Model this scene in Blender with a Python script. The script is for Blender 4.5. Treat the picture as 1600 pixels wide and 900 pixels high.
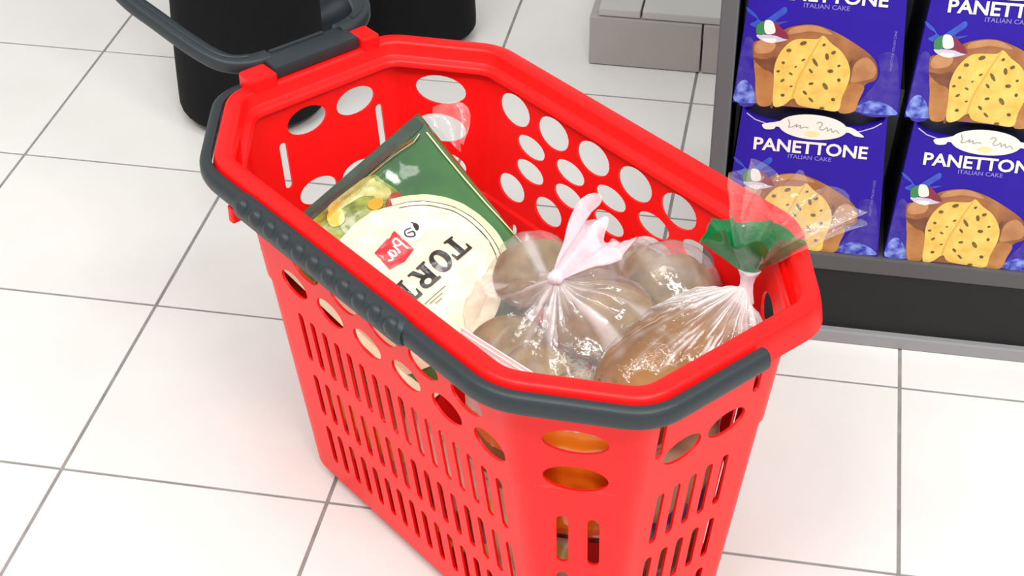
import bpy, bmesh, math, random
import numpy as np
from mathutils import Vector, Matrix, noise
from mathutils.geometry import delaunay_2d_cdt

random.seed(7)
for o in list(bpy.data.objects): bpy.data.objects.remove(o)
scn = bpy.context.scene
COL = scn.collection

# ------------------------------------------------------------------ camera
FPX = 2699.54
cam_d = bpy.data.cameras.new('camera'); cam = bpy.data.objects.new('camera', cam_d); COL.objects.link(cam)
cam_d.sensor_width = 36.0; cam_d.lens = FPX / 1600 * 36.0; cam_d.clip_start = 0.05
CP = Vector((1.14732875, -2.40382744, 1.41129699))
ya, pi_, ro = -0.185315649, 0.639174043, -0.00598627
fwd = Vector((math.sin(ya)*math.cos(pi_), math.cos(ya)*math.cos(pi_), -math.sin(pi_)))
rt = Vector((math.cos(ya), -math.sin(ya), 0)); up = rt.cross(fwd)
rt, up = (math.cos(ro)*rt + math.sin(ro)*up), (-math.sin(ro)*rt + math.cos(ro)*up)
cam.matrix_world = Matrix(((rt.x, up.x, -fwd.x, CP.x), (rt.y, up.y, -fwd.y, CP.y), (rt.z, up.z, -fwd.z, CP.z), (0, 0, 0, 1)))
scn.camera = cam

# ------------------------------------------------------------------ world, lights, exposure
w = bpy.data.worlds.new('shop_ambient'); scn.world = w; w.use_nodes = True
w.node_tree.nodes['Background'].inputs[0].default_value = (1.0, 0.985, 0.96, 1)
w.node_tree.nodes['Background'].inputs[1].default_value = 0.60
def area(name, loc, sx, sy, power, col=(1, .985, .96)):
    l = bpy.data.lights.new(name, 'AREA'); l.shape = 'RECTANGLE'; l.size = sx; l.size_y = sy; l.energy = power; l.color = col
    o = bpy.data.objects.new(name, l); COL.objects.link(o); o.location = loc
    return o
# rows of ceiling luminaires of the shop
for (lx, ly, p) in ((2.1, -3.0, 66), (0.3, -2.7, 46), (2.7, -1.6, 38), (-0.5, -1.8, 24), (0.9, -1.2, 8)):
    area('ceiling_lamp_light', (lx, ly, 3.0), 1.2, 0.6, p)
scn.view_settings.view_transform = 'Standard'; scn.view_settings.look = 'None'
scn.view_settings.gamma = 1.0; scn.view_settings.use_curve_mapping = False
scn.view_settings.exposure = 0.06

# ------------------------------------------------------------------ materials
MATS = {}
def mat(name, col, rough=.5, spec=.5, noise_amt=0.0, noise_scale=40, bump=0.0, bump_scale=200, coat=0, metal=0, col2=None, subs=0):
    if name in MATS: return MATS[name]
    m = bpy.data.materials.new(name); m.use_nodes = True; nt = m.node_tree
    b = nt.nodes['Principled BSDF']
    b.inputs['Base Color'].default_value = (*col, 1); b.inputs['Roughness'].default_value = rough
    b.inputs['Specular IOR Level'].default_value = spec; b.inputs['Coat Weight'].default_value = coat
    b.inputs['Coat Roughness'].default_value = .08; b.inputs['Metallic'].default_value = metal
    if subs:
        b.inputs['Subsurface Weight'].default_value = subs; b.inputs['Subsurface Radius'].default_value = (.01, .006, .003)
    tc = nt.nodes.new('ShaderNodeTexCoord')
    if noise_amt or col2:
        n = nt.nodes.new('ShaderNodeTexNoise'); n.inputs['Scale'].default_value = noise_scale; n.inputs['Detail'].default_value = 5
        nt.links.new(tc.outputs['Object'], n.inputs['Vector'])
        r = nt.nodes.new('ShaderNodeValToRGB'); r.color_ramp.elements[0].position = .35; r.color_ramp.elements[1].position = .65
        c2 = col2 if col2 else tuple(max(0, c*(1-noise_amt)) for c in col)
        r.color_ramp.elements[0].color = (*c2, 1); r.color_ramp.elements[1].color = (*col, 1)
        nt.links.new(n.outputs['Fac'], r.inputs['Fac']); nt.links.new(r.outputs['Color'], b.inputs['Base Color'])
    if bump:
        n2 = nt.nodes.new('ShaderNodeTexNoise'); n2.inputs['Scale'].default_value = bump_scale; n2.inputs['Detail'].default_value = 4
        nt.links.new(tc.outputs['Object'], n2.inputs['Vector'])
        bp = nt.nodes.new('ShaderNodeBump'); bp.inputs['Strength'].default_value = bump; bp.inputs['Distance'].default_value = .002
        nt.links.new(n2.outputs['Fac'], bp.inputs['Height']); nt.links.new(bp.outputs['Normal'], b.inputs['Normal'])
    MATS[name] = m; return m
def film(name, base, top, col=(1, 1, 1), rough=.12, bump=0.0, bscale=55):
    """thin plastic film: see-through, a milky share plus painted highlight streaks, read from the vertex attribute 'milk', and Fresnel gloss"""
    m = bpy.data.materials.new(name); m.use_nodes = True; nt = m.node_tree; nt.nodes.clear()
    out = nt.nodes.new('ShaderNodeOutputMaterial'); mx = nt.nodes.new('ShaderNodeMixShader'); mg = nt.nodes.new('ShaderNodeMixShader'); md = nt.nodes.new('ShaderNodeMixShader')
    tr = nt.nodes.new('ShaderNodeBsdfTransparent'); df = nt.nodes.new('ShaderNodeBsdfDiffuse'); tl = nt.nodes.new('ShaderNodeBsdfTranslucent'); gl = nt.nodes.new('ShaderNodeBsdfGlossy')
    df.inputs['Color'].default_value = (*col, 1); tl.inputs['Color'].default_value = (*col, 1); gl.inputs['Roughness'].default_value = rough
    md.inputs['Fac'].default_value = .35; nt.links.new(df.outputs[0], md.inputs[1]); nt.links.new(tl.outputs[0], md.inputs[2])
    at = nt.nodes.new('ShaderNodeAttribute'); at.attribute_name = 'milk_glint'
    mr = nt.nodes.new('ShaderNodeMapRange'); mr.inputs['To Min'].default_value = base; mr.inputs['To Max'].default_value = top
    nt.links.new(at.outputs['Fac'], mr.inputs['Value']); nt.links.new(mr.outputs['Result'], mx.inputs['Fac'])
    nt.links.new(tr.outputs[0], mx.inputs[1]); nt.links.new(md.outputs[0], mx.inputs[2])
    fr = nt.nodes.new('ShaderNodeLayerWeight'); fr.inputs['Blend'].default_value = .5     # Schlick reflectance of a thin sheet
    pw = nt.nodes.new('ShaderNodeMath'); pw.operation = 'POWER'; pw.inputs[1].default_value = 5.0; nt.links.new(fr.outputs['Facing'], pw.inputs[0])
    sc = nt.nodes.new('ShaderNodeMath'); sc.operation = 'MULTIPLY_ADD'; sc.inputs[1].default_value = .55; sc.inputs[2].default_value = .06; nt.links.new(pw.outputs[0], sc.inputs[0])
    nt.links.new(sc.outputs[0], mg.inputs['Fac']); nt.links.new(mx.outputs[0], mg.inputs[1]); nt.links.new(gl.outputs[0], mg.inputs[2])
    nt.links.new(mg.outputs[0], out.inputs['Surface'])
    if bump:
        tc = nt.nodes.new('ShaderNodeTexCoord'); n2 = nt.nodes.new('ShaderNodeTexNoise'); n2.inputs['Scale'].default_value = bscale; n2.inputs['Detail'].default_value = 3
        nt.links.new(tc.outputs['Object'], n2.inputs['Vector'])
        bp = nt.nodes.new('ShaderNodeBump'); bp.inputs['Strength'].default_value = bump; bp.inputs['Distance'].default_value = .006
        nt.links.new(n2.outputs['Fac'], bp.inputs['Height'])
        for q in (gl, fr, df): nt.links.new(bp.outputs['Normal'], q.inputs['Normal'])
    MATS[name] = m; return m
def bands(name, stops, axis=2, scale=1.0, offset=0.0, rough=.25, warp=0.0, coat=.3):
    """printed packet: flat colour bands along one object axis, edges warped by noise"""
    m = bpy.data.materials.new(name); m.use_nodes = True; nt = m.node_tree; b = nt.nodes['Principled BSDF']
    b.inputs['Roughness'].default_value = rough; b.inputs['Coat Weight'].default_value = coat
    tc = nt.nodes.new('ShaderNodeTexCoord'); sp = nt.nodes.new('ShaderNodeSeparateXYZ'); nt.links.new(tc.outputs['Object'], sp.inputs[0])
    ma = nt.nodes.new('ShaderNodeMath'); ma.operation = 'MULTIPLY_ADD'; ma.inputs[1].default_value = scale; ma.inputs[2].default_value = offset
    nt.links.new(sp.outputs[axis], ma.inputs[0])
    n = nt.nodes.new('ShaderNodeTexNoise'); n.inputs['Scale'].default_value = 30; nt.links.new(tc.outputs['Object'], n.inputs['Vector'])
    mb = nt.nodes.new('ShaderNodeMath'); mb.operation = 'MULTIPLY_ADD'; mb.inputs[1].default_value = warp
    nt.links.new(n.outputs['Fac'], mb.inputs[0]); nt.links.new(ma.outputs[0], mb.inputs[2])
    r = nt.nodes.new('ShaderNodeValToRGB'); r.color_ramp.interpolation = 'CONSTANT'
    els = r.color_ramp.elements
    els[0].position = stops[0][0]; els[0].color = (*stops[0][1], 1)
    els[1].position = stops[1][0]; els[1].color = (*stops[1][1], 1)
    for p, c in stops[2:]:
        e = els.new(p); e.color = (*c, 1)
    nt.links.new(mb.outputs[0], r.inputs['Fac']); nt.links.new(r.outputs['Color'], b.inputs['Base Color'])
    MATS[name] = m; return m

RED = mat('red_plastic', (.90, .0065, .006), .38, .30, bump=.05, bump_scale=260)
GREY = mat('grey_handle_plastic', (.025, .032, .037), .42, .33, bump=.08, bump_scale=500)
DGREY = mat('dark_rubber', (.02, .02, .022), .6)

# ------------------------------------------------------------------ helpers
def setp(o, label=None, cat=None, group=None, kind=None):
    if label: o['label'] = label
    if cat: o['category'] = cat
    if group: o['group'] = group
    if kind: o['kind'] = kind
    return o
def empty(name, loc=(0, 0, 0), rz=0.0, parent=None):
    o = bpy.data.objects.new(name, None); COL.objects.link(o); o.location = loc; o.rotation_euler = (0, 0, rz)
    o.empty_display_size = .05
    if parent: o.parent = parent
    return o
def mesh_obj(name, verts, faces, m, parent=None, smooth=None, attr=None, loc=None):
    me = bpy.data.meshes.new(name); me.from_pydata([tuple(v) for v in verts], [], faces); me.validate(); me.update()
    if attr is not None:
        a = me.attributes.new('milk_glint', 'FLOAT', 'POINT'); a.data.foreach_set('value', np.asarray(attr, dtype=np.float32))
    return link_mesh(name, me, m, parent, smooth, loc)
def link_mesh(name, me, m, parent=None, smooth=None, loc=None):
    if m and not me.materials: me.materials.append(m)
    if smooth is not None:
        me.polygons.foreach_set('use_smooth', [True]*len(me.polygons))
        if smooth < 180: me.set_sharp_from_angle(angle=math.radians(smooth))
    o = bpy.data.objects.new(name, me); COL.objects.link(o)
    if parent: o.parent = parent
    if loc: o.location = loc
    return o
def bm_obj(name, bm, m, parent=None, smooth=None, loc=None):
    me = bpy.data.meshes.new(name); bmesh.ops.recalc_face_normals(bm, faces=bm.faces); bm.to_mesh(me); bm.free()
    return link_mesh(name, me, m, parent, smooth, loc)
def box_bm(x0, x1, y0, y1, z0, z1, bev=0.0, seg=2):
    bm = bmesh.new()
    r = bmesh.ops.create_cube(bm, size=1)
    for v in r['verts']:
        v.co = ((x0+x1)/2 + v.co.x*(x1-x0), (y0+y1)/2 + v.co.y*(y1-y0), (z0+z1)/2 + v.co.z*(z1-z0))
    if bev: bmesh.ops.bevel(bm, geom=list(bm.edges), offset=bev, segments=seg, profile=.5, affect='EDGES')
    return bm
def round_poly(poly, r, nseg=6):
    """CCW 2D polygon -> corners replaced by arcs whose tangent points sit r from the corner; returns list of arcs"""
    n = len(poly); arcs = []
    for i in range(n):
        p = Vector(poly[i]); a = (Vector(poly[i-1]) - p).normalized(); b = (Vector(poly[(i+1) % n]) - p).normalized()
        A = p + a*r; B = p + b*r
        arcs.append([A*(1-t)**2 + p*2*t*(1-t) + B*t*t for t in [k/nseg for k in range(nseg+1)]])
    return arcs
def offset_poly(poly, d):
    """inward offset of a convex CCW polygon"""
    n = len(poly); L = []
    for i in range(n):
        p = Vector(poly[i]); q = Vector(poly[(i+1) % n]); e = (q-p).normalized(); nn = Vector((-e.y, e.x))
        L.append((p + nn*d, e))
    out = []
    for i in range(n):
        p, e = L[i-1]; q, f = L[i]
        den = e.x*f.y - e.y*f.x; t = ((q.x-p.x)*f.y - (q.y-p.y)*f.x)/den
        out.append(p + e*t)
    return out
def sweep(path, prof, closed_path=True, closed_prof=True, cap=False):
    """path: function(prof point)->list of 3D points per profile point (all same count)"""
    rings = [path(p) for p in prof]; n = len(rings[0]); m = len(rings)
    verts = [v for r in rings for v in r]; faces = []
    for j in range(m if closed_prof else m-1):
        j2 = (j+1) % m
        for i in range(n if closed_path else n-1):
            i2 = (i+1) % n
            faces.append((j*n+i, j*n+i2, j2*n+i2, j2*n+i))
    if cap and not closed_path:
        faces.append([j*n for j in range(m)][::-1]); faces.append([j*n+n-1 for j in range(m)])
    return verts, faces
def tube(points, radius, m, name, parent=None, seg=10, flat=(1, 1), upv=Vector((0, 0, 1)), cap=True):
    """tube with elliptical section (flat = across, along upv)"""
    pts = [Vector(p) for p in points]; verts = []; faces = []
    n = len(pts)
    for i, p in enumerate(pts):
        d = (pts[min(i+1, n-1)] - pts[max(i-1, 0)]).normalized()
        s = d.cross(upv).normalized(); u2 = s.cross(d).normalized()
        rr = radius[i] if isinstance(radius, (list, tuple)) else radius
        for k in range(seg):
            a = 2*math.pi*(k+.5)/seg
            ca, sa = math.cos(a), math.sin(a)
            pw = .55
            ca = math.copysign(abs(ca)**pw, ca); sa = math.copysign(abs(sa)**pw, sa)
            verts.append(p + s*ca*rr*flat[0] + u2*sa*rr*flat[1])
    for i in range(n-1):
        for k in range(seg):
            k2 = (k+1) % seg
            faces.append((i*seg+k, i*seg+k2, (i+1)*seg+k2, (i+1)*seg+k))
    if cap:
        faces.append(list(range(seg))[::-1]); faces.append([(n-1)*seg+k for k in range(seg)])
    return mesh_obj(name, verts, faces, m, parent, 40)
def smooth_path(pts, n=6):
    """Catmull-Rom"""
    P = [Vector(p) for p in pts]; P = [P[0]*2-P[1]] + P + [P[-1]*2-P[-2]]; out = []
    for i in range(1, len(P)-2):
        for k in range(n):
            t = k/n; a, b, c, d = P[i-1:i+3]
            out.append(.5*((2*b) + (-a+c)*t + (2*a-5*b+4*c-d)*t*t + (-a+3*b-3*c+d)*t**3))
    out.append(P[-2]); return out
def text_mesh(body, size, offset=0.0, align='CENTER'):
    c = bpy.data.curves.new('lettering', 'FONT'); c.body = body; c.size = size; c.offset = offset; c.align_x = align; c.resolution_u = 3
    o = bpy.data.objects.new('lettering', c); COL.objects.link(o)
    dg = bpy.context.evaluated_depsgraph_get(); me = bpy.data.meshes.new_from_object(o.evaluated_get(dg))
    bpy.data.objects.remove(o); bpy.data.curves.remove(c); me.materials.clear()
    return me

# ------------------------------------------------------------------ FLOOR of separate tiles
T = 0.33; GR = 0.0044
grout = mat('floor_grout', (.30, .30, .29), .8, noise_amt=.25, noise_scale=30)
def tile_mat():
    m = bpy.data.materials.new('floor_tile_glaze'); m.use_nodes = True; nt = m.node_tree; b = nt.nodes['Principled BSDF']
    b.inputs['Roughness'].default_value = .22; b.inputs['Specular IOR Level'].default_value = .35
    oi = nt.nodes.new('ShaderNodeObjectInfo'); tc = nt.nodes.new('ShaderNodeTexCoord')
    n = nt.nodes.new('ShaderNodeTexNoise'); n.inputs['Scale'].default_value = 9; n.inputs['Detail'].default_value = 3
    nt.links.new(tc.outputs['Object'], n.inputs['Vector'])
    ad = nt.nodes.new('ShaderNodeMath'); ad.operation = 'MULTIPLY_ADD'; ad.inputs[1].default_value = .3; nt.links.new(oi.outputs['Random'], ad.inputs[0]); nt.links.new(n.outputs['Fac'], ad.inputs[2])
    r = nt.nodes.new('ShaderNodeValToRGB'); r.color_ramp.elements[0].color = (.76, .75, .725, 1); r.color_ramp.elements[1].color = (.80, .79, .765, 1)
    r.color_ramp.elements[0].position = .3; r.color_ramp.elements[1].position = .9
    nt.links.new(ad.outputs[0], r.inputs['Fac']); nt.links.new(r.outputs['Color'], b.inputs['Base Color'])
    return m
TILE = tile_mat()
floor = bm_obj('floor', box_bm(-4, 6, -6, 5, -.03, -.0015), grout)
setp(floor, 'white glazed ceramic tile floor with grey grout lines', kind='structure')
h = (T-GR)/2
tb = box_bm(-h, h, -h, h, -.010, 0, .0008, 2)
tile_me = bpy.data.meshes.new('floor_tile'); bmesh.ops.recalc_face_normals(tb, faces=tb.faces); tb.to_mesh(tile_me); tb.free(); tile_me.materials.append(TILE)
for i in range(-5, 10):
    for j in range(-9, 9):
        o = bpy.data.objects.new('floor_tile', tile_me); COL.objects.link(o); o.parent = floor
        o.location = ((i+.5)*T, (j+.5)*T, random.uniform(-.0002, .0002))
far_tile = mat('far_floor_glaze', (.78, .77, .745), .25)
for nm, e in (('floor_margin', (-4, 6, 9*T+.002, 5)), ('floor_margin', (-4, 6, -6, -9*T-.002)), ('floor_margin', (-4, -5*T-.002, -9*T, 9*T)), ('floor_margin', (10*T+.002, 6, -9*T, 9*T))):
    bm_obj(nm, box_bm(e[0], e[1], e[2], e[3], -.010, 0), far_tile, floor)

# ------------------------------------------------------------------ pale plinth behind
PL = mat('plinth_shaded_laminate', (.40, .385, .365), .5, noise_amt=.08, noise_scale=6)  # front and side painted darker, as the shaded faces of a light grey block
PLT = mat('plinth_lit_laminate', (.50, .495, .48), .45, noise_amt=.05, noise_scale=6)  # same block, its lit top painted lighter
pl = empty('display_plinth', (.81, .096, 0)); setp(pl, 'low grey-beige display plinth on the floor behind the red basket', 'plinth')
bm_obj('front_panel', box_bm(0, .183, 0, .02, .002, .088, .0015), PL, pl)
bm_obj('front_panel', box_bm(.186, .70, 0, .02, .002, .088, .0015), PL, pl)
bm_obj('side_panel', box_bm(0, .018, .021, .60, .002, .088, .0015), PL, pl)
bm_obj('top_panel', box_bm(.014, .082, .004, .60, .089, .103, .002), PLT, pl)
bm_obj('top_panel', box_bm(.085, .70, .004, .60, .089, .103, .002), PLT, pl)

# ------------------------------------------------------------------ SHELF UNIT
SY = -.576
UP = mat('shelf_upright_paint', (.105, .115, .122), .45, bump=.03)
LIP = mat('shelf_lip_paint', (.085, .085, .087), .45, .35)
KICK = mat('kick_panel_black', (.011, .012, .012), .5, .3)
STRIP = mat('base_strip_grey', (.27, .275, .285), .4)
BACK = mat('shelf_back_dark', (.02, .02, .025), .6)
sh = empty('shelf_unit', (1.055, SY, 0)); setp(sh, 'dark grey metal shop shelf holding the blue panettone boxes', 'shelf')
bm_obj('side_upright', box_bm(0, .021, -.002, .46, 0, .72, .002), UP, sh)
bm_obj('base_strip', box_bm(.022, 1.25, -.006, .02, 0, .019, .002), STRIP, sh)
bm_obj('kick_panel', box_bm(.022, 1.25, .004, .02, .019, .111), KICK, sh)
bm_obj('shelf_deck', box_bm(.022, 1.25, 0, .44, .111, .135, .002), LIP, sh)
bm_obj('back_panel', box_bm(.022, 1.25, .441, .458, 0, .72), BACK, sh)

# ------------------------------------------------------------------ PANETTONE BOXES
BLUE = mat('box_blue_card', (.030, .012, .36), .5, .14, noise_amt=.10, noise_scale=14)
NAVY = mat('box_recess_shade', (.012, .014, .030), .5)  # near-black body colour stands for the shade in the recess above the arc
VIOL = mat('box_violet_print', (.075, .055, .34), .5, .14, col2=(.035, .018, .34), noise_scale=55)
CRUST = mat('cake_crust_print', (.42, .17, .055), .4, col2=(.20, .065, .02), noise_scale=24)
CRUSTL = mat('cake_crust_light_print', (.58, .30, .13), .4, col2=(.40, .17, .06), noise_scale=30)
CRUSTD = mat('cake_crust_dark_print', (.13, .04, .014), .4, col2=(.22, .075, .03), noise_scale=40)
WRAP = mat('cake_paper_print', (.50, .23, .065), .4, col2=(.36, .14, .035), noise_scale=35)
CRUMB = mat('cake_crumb_print', (.86, .62, .15), .45, col2=(.72, .46, .075), noise_scale=60)
FRUIT = mat('cake_fruit_print', (.19, .13, .015), .45, col2=(.10, .05, .01), noise_scale=80)
WHITE = mat('white_print', (.82, .80, .74), .4)
LILAC = mat('lilac_print', (.58, .55, .72), .4)
SUBT = mat('subtitle_print', (.22, .19, .66), .4)
STARB = mat('blue_ribbon_print', (.02, .12, .62), .4, col2=(.03, .05, .45), noise_scale=50)
SNOW = mat('pale_blue_print', (.26, .36, .80), .5, .14, col2=(.035, .035, .40), noise_scale=95)
FGREEN = mat('flag_green_print', (.03, .22, .08), .4); FRED = mat('flag_red_print', (.22, .015, .05), .4)
INK = mat('script_ink_print', (.34, .30, .27), .5)
BX = [(-99, 0), (99, 0), (86, 205), (-86, 205)]
def cdt_fill(poly, holes=()):
    vs = [Vector(p) for p in poly]; es = [(i, (i+1) % len(poly)) for i in range(len(poly))]
    for hl in holes:
        b = len(vs); vs += [Vector(p) for p in hl]; es += [(b+i, b+(i+1) % len(hl)) for i in range(len(hl))]
    r = delaunay_2d_cdt(vs, es, [], 4 if holes else 1, 1e-7)
    return r[0], r[2]
def spline(poly, n=4):
    P = [Vector(p) for p in poly]; N = len(P); out = []
    for i in range(N):
        a, b, c, d = P[i-1], P[i], P[(i+1) % N], P[(i+2) % N]
        for k in range(n):
            t = k/n; out.append(.5*((2*b) + (-a+c)*t + (2*a-5*b+4*c-d)*t*t + (-a+3*b-3*c+d)*t**3))
    return out
def print_mesh(name, polys, m, depth, curved=True):
    """flat print on the card front; polygons in millimetres (x, z)"""
    verts = []; faces = []
    for p in polys:
        q = spline(p, 4) if curved else p
        v, f = cdt_fill([(a*.001, b*.001) for a, b in q])
        b0 = len(verts); verts += [(a.x, -depth, a.y) for a in v]; faces += [[b0+i for i in t] for t in f]
    me = bpy.data.meshes.new(name); me.from_pydata(verts, [], faces); me.validate(); me.update(); me.materials.append(m)
    bm = bmesh.new(); bm.from_mesh(me)
    for f in bm.faces:
        f.normal_update()
        if f.normal.y > 0: f.normal_flip()
    bm.to_mesh(me); bm.free()
    return me
def ell(cx, cy, rx, ry, n=20, rot=0.0):
    return [(cx + rx*math.cos(a)*math.cos(rot) - ry*math.sin(a)*math.sin(rot), cy + rx*math.cos(a)*math.sin(rot) + ry*math.sin(a)*math.cos(rot)) for a in [2*math.pi*k/n for k in range(n)]]
def stroke(pts, wd):
    """polyline -> outline polygon"""
    P = [Vector((p[0], p[1])) for p in pts]; L = []; Rr = []
    for i, p in enumerate(P):
        d = (P[min(i+1, len(P)-1)] - P[max(i-1, 0)]).normalized(); nn = Vector((-d.y, d.x))*wd/2
        L.append(tuple(p+nn)); Rr.append(tuple(p-nn))
    return L + Rr[::-1]
def text_print(body, size, cx, cz, depth, m, offset=0.0, rot=0.0, sx=1.0):
    me = text_mesh(body, size, offset)
    for v in me.vertices:
        x, y = v.co.x*sx, v.co.y
        v.co = (cx + x*math.cos(rot) - y*math.sin(rot), -depth, cz + x*math.sin(rot) + y*math.cos(rot))
    me.materials.append(m); me.update(); return me
arc = [(-86, 205), (-82, 194), (-71, 186), (-58, 182), (-35, 178), (0, 176), (35, 178), (58, 182), (73, 189), (82, 196), (86, 205)]
front = [(-99, 0), (99, 0)] + arc[::-1]
def front_panel_mesh():
    v, f = cdt_fill([(a*.001, b*.001) for a, b in front]); n = len(v); th = .012
    verts = [(a.x, 0, a.y) for a in v] + [(a.x, th, a.y) for a in v]
    faces = [list(t) for t in f] + [[i+n for i in t][::-1] for t in f]
    ne = len(front)
    faces += [(i, (i+1) % ne, (i+1) % ne+n, i+n) for i in range(ne)]
    bm = bmesh.new(); vs = [bm.verts.new(q) for q in verts]
    for q in faces:
        try: bm.faces.new([vs[i] for i in q])
        except ValueError: pass
    bmesh.ops.recalc_face_normals(bm, faces=bm.faces)
    me = bpy.data.meshes.new('front_panel'); bm.to_mesh(me); bm.free(); me.materials.append(BLUE); return me
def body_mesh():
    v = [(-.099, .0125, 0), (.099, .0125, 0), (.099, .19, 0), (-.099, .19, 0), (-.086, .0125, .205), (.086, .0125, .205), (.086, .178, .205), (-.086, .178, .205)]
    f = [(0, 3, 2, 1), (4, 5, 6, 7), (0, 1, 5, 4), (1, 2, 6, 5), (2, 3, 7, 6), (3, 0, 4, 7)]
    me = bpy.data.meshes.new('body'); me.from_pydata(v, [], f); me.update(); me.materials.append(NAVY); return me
rnd = random.Random(3)
fruit_polys = []
for (x, y, a, b, r) in ((-22, 88, 4.2, 2.6, .5), (-38, 77, 3, 2.4, .2), (-6, 64, 6, 2, -1), (-10, 52, 3.6, 1.6, -.9), (7, 73, 2.2, 4.5, .2), (14, 79, 3, 2.2, .7), (13, 54, 3.4, 2.4, .1), (9, 33, 5.2, 2.6, -1), (-8, 35, 3, 1.8, .3), (-43, 60, 2, 2, 0), (-48, 48, 2.2, 1.6, .3), (-42, 36, 3, 1.6, .8),
                        (-20, 66, 2.4, 1.3, .6), (-33, 46, 2.6, 1.4, -.5), (-14, 22, 3.4, 1.8, -.8), (-6, 13, 4, 1.6, -.8), (-40, 16, 2.4, 2, .3), (20, 16, 2.6, 2.2, -.4), (8, 2.5, 3.2, 2, .2), (24, 43, 2, 2.4, 0), (-28, 56, 1.8, 1, .9), (-31, 29, 2, 1.1, .4), (22, 62, 2, 1.5, .6), (2, 88, 2.2, 1.6, .9)):
    fruit_polys.append(ell(x, y, a, b, 9, r))
prints = [
 ('violet_print', print_mesh('violet_print', [[(-95, 3), (-70, 3), (-74, 60), (-82, 88), (-92, 80)], [(48, 3), (95, 3), (91, 62), (84, 84), (66, 80), (70, 50)]], VIOL, .0003)),
 ('snow_print', print_mesh('snow_print', [[(-97, 2), (-70, 2), (-70, 10), (-83, 31), (-94, 26)], [(47, 2), (96, 2), (84, 15), (62, 18)]], SNOW, .0005)),
 ('ribbon_print', print_mesh('ribbon_print', [[(-92, 129), (-82, 122), (-73, 112), (-60, 122), (-48, 133), (-45, 126), (-57, 113), (-42, 115), (-60, 106), (-76, 103), (-86, 107), (-78, 114), (-88, 121)]], STARB, .0005)),
 ('crust_print', print_mesh('crust_print', [[(-80, 83), (-79, 65), (-75, 41), (-70, 1), (-50, 1), (7, 1), (45, 1), (50, 17), (55, 39), (67, 48), (66, 66), (55, 81), (25, 100), (2, 110), (-17, 113), (-38, 108), (-56, 97), (-71, 88)]], CRUST, .0006)),
 ('crust_light_print', print_mesh('crust_light_print', [[(38, 42), (50, 44), (64, 50), (65, 64), (53, 76), (40, 66)], [(-77, 70), (-60, 72), (-54, 82), (-60, 94), (-76, 84)], [(-40, 98), (-15, 104), (10, 102), (-2, 110), (-17, 112), (-36, 107)]], CRUSTL, .0007)),
 ('crust_dark_print', print_mesh('crust_dark_print', [[(-79, 63), (-66, 62), (-52, 66), (-52, 44), (-66, 50)], [(33, 66), (38, 70), (37, 42), (31, 50)], [(-52, 62), (-48, 60), (-49, 3), (-54, 3)]], CRUSTD, .0008)),
 ('paper_print', print_mesh('paper_print', [[(-77, 57), (-66, 49), (-54, 43), (-52, 20), (-53, 1), (-69, 1), (-74, 35)], [(34, 37), (54, 38), (50, 17), (45, 1), (27, 1)]], WRAP, .0009)),
 ('crumb_print', print_mesh('crumb_print', [[(-50, 1), (-52, 32), (-53, 54), (-47, 75), (-34, 91), (-17, 94), (-6, 95), (0, 100), (10, 91), (24, 80), (34, 63), (36, 45), (30, 19), (27, 1), (7, 1), (-19, 4), (-27, 13), (-38, 2)]], CRUMB, .0010)),
 ('fruit_print', print_mesh('fruit_print', fruit_polys, FRUIT, .0012)),
 ('slice_edge_print', print_mesh('slice_edge_print', [stroke([(-2, 97), (-10, 78), (-17, 58), (-24, 38), (-28, 14)], 2.2)], mat('cake_shadow_print', (.66, .42, .07), .45), .0011)),
 ('flag_green_print', print_mesh('flag_green_print', [[(-72, 112), (-78, 106), (-77, 95), (-68, 96), (-67, 108)]], FGREEN, .0012)),
 ('flag_white_print', print_mesh('flag_white_print', [[(-69, 113), (-60, 113), (-56, 99), (-67, 97)], [(-70, 90), (-54, 91), (-57, 85), (-67, 86)]], WHITE, .0013)),
 ('flag_red_print', print_mesh('flag_red_print', [[(-59, 112), (-51, 108), (-39, 92), (-55, 96)]], FRED, .0012)),
 ('badge_print', print_mesh('badge_print', [[(-76, 95), (-40, 93), (-54, 86), (-70, 87)]], LILAC, .0011)),
 ('rim_line_print', print_mesh('rim_line_print', [stroke([(a*.985, b-1.2) for a, b in arc[1:-1]], 1.3)], LILAC, .0006, False)),
 ('logo_print', print_mesh('logo_print', [ell(0, 181.5, 41, 17.5, 40)], WHITE, .0016, False)),
 ('logo_ribbon_print', print_mesh('logo_ribbon_print', [[(-61, 179), (-54, 182), (-46, 184), (-36, 187), (-38, 178), (-44, 178), (-47, 174), (-57, 173)], [(36, 186), (47, 185), (55, 180), (62, 174), (52, 174), (44, 178), (37, 179)]], WHITE, .0014)),
 ('logo_script_print', print_mesh('logo_script_print', [stroke(smooth_path([(p[0], p[1], 0) for p in s], 5), 1.0) for s in (
      [(-30, 190), (-28, 183), (-29, 179), (-24, 180), (-19, 184), (-20, 180), (-15, 183), (-15, 179), (-9, 181), (-5, 180)],
      [(4, 187), (8, 190), (11, 187), (8, 181), (12, 179), (17, 183), (18, 178), (22, 182), (24, 177), (28, 180), (32, 176)])], INK, .0019, False)),
 ('logo_sun_print', print_mesh('logo_sun_print', [ell(0, 172, 9, 4)], mat('pale_yellow_print', (.80, .72, .35), .4), .0018, False)),
 ('title_print', text_print('PANETTONE', .0242, 0, .1432, .0010, WHITE, .0006, 0, 1.0)),
 ('subtitle_print', text_print('ITALIAN CAKE', .0082, 0, .1345, .0008, SUBT, .0001)),
 ('side_print', text_print('PANETTONE ITALIAN CAKE', .0042, .0835, .087, .0008, SUBT, 0, math.pi/2)),
]
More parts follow.
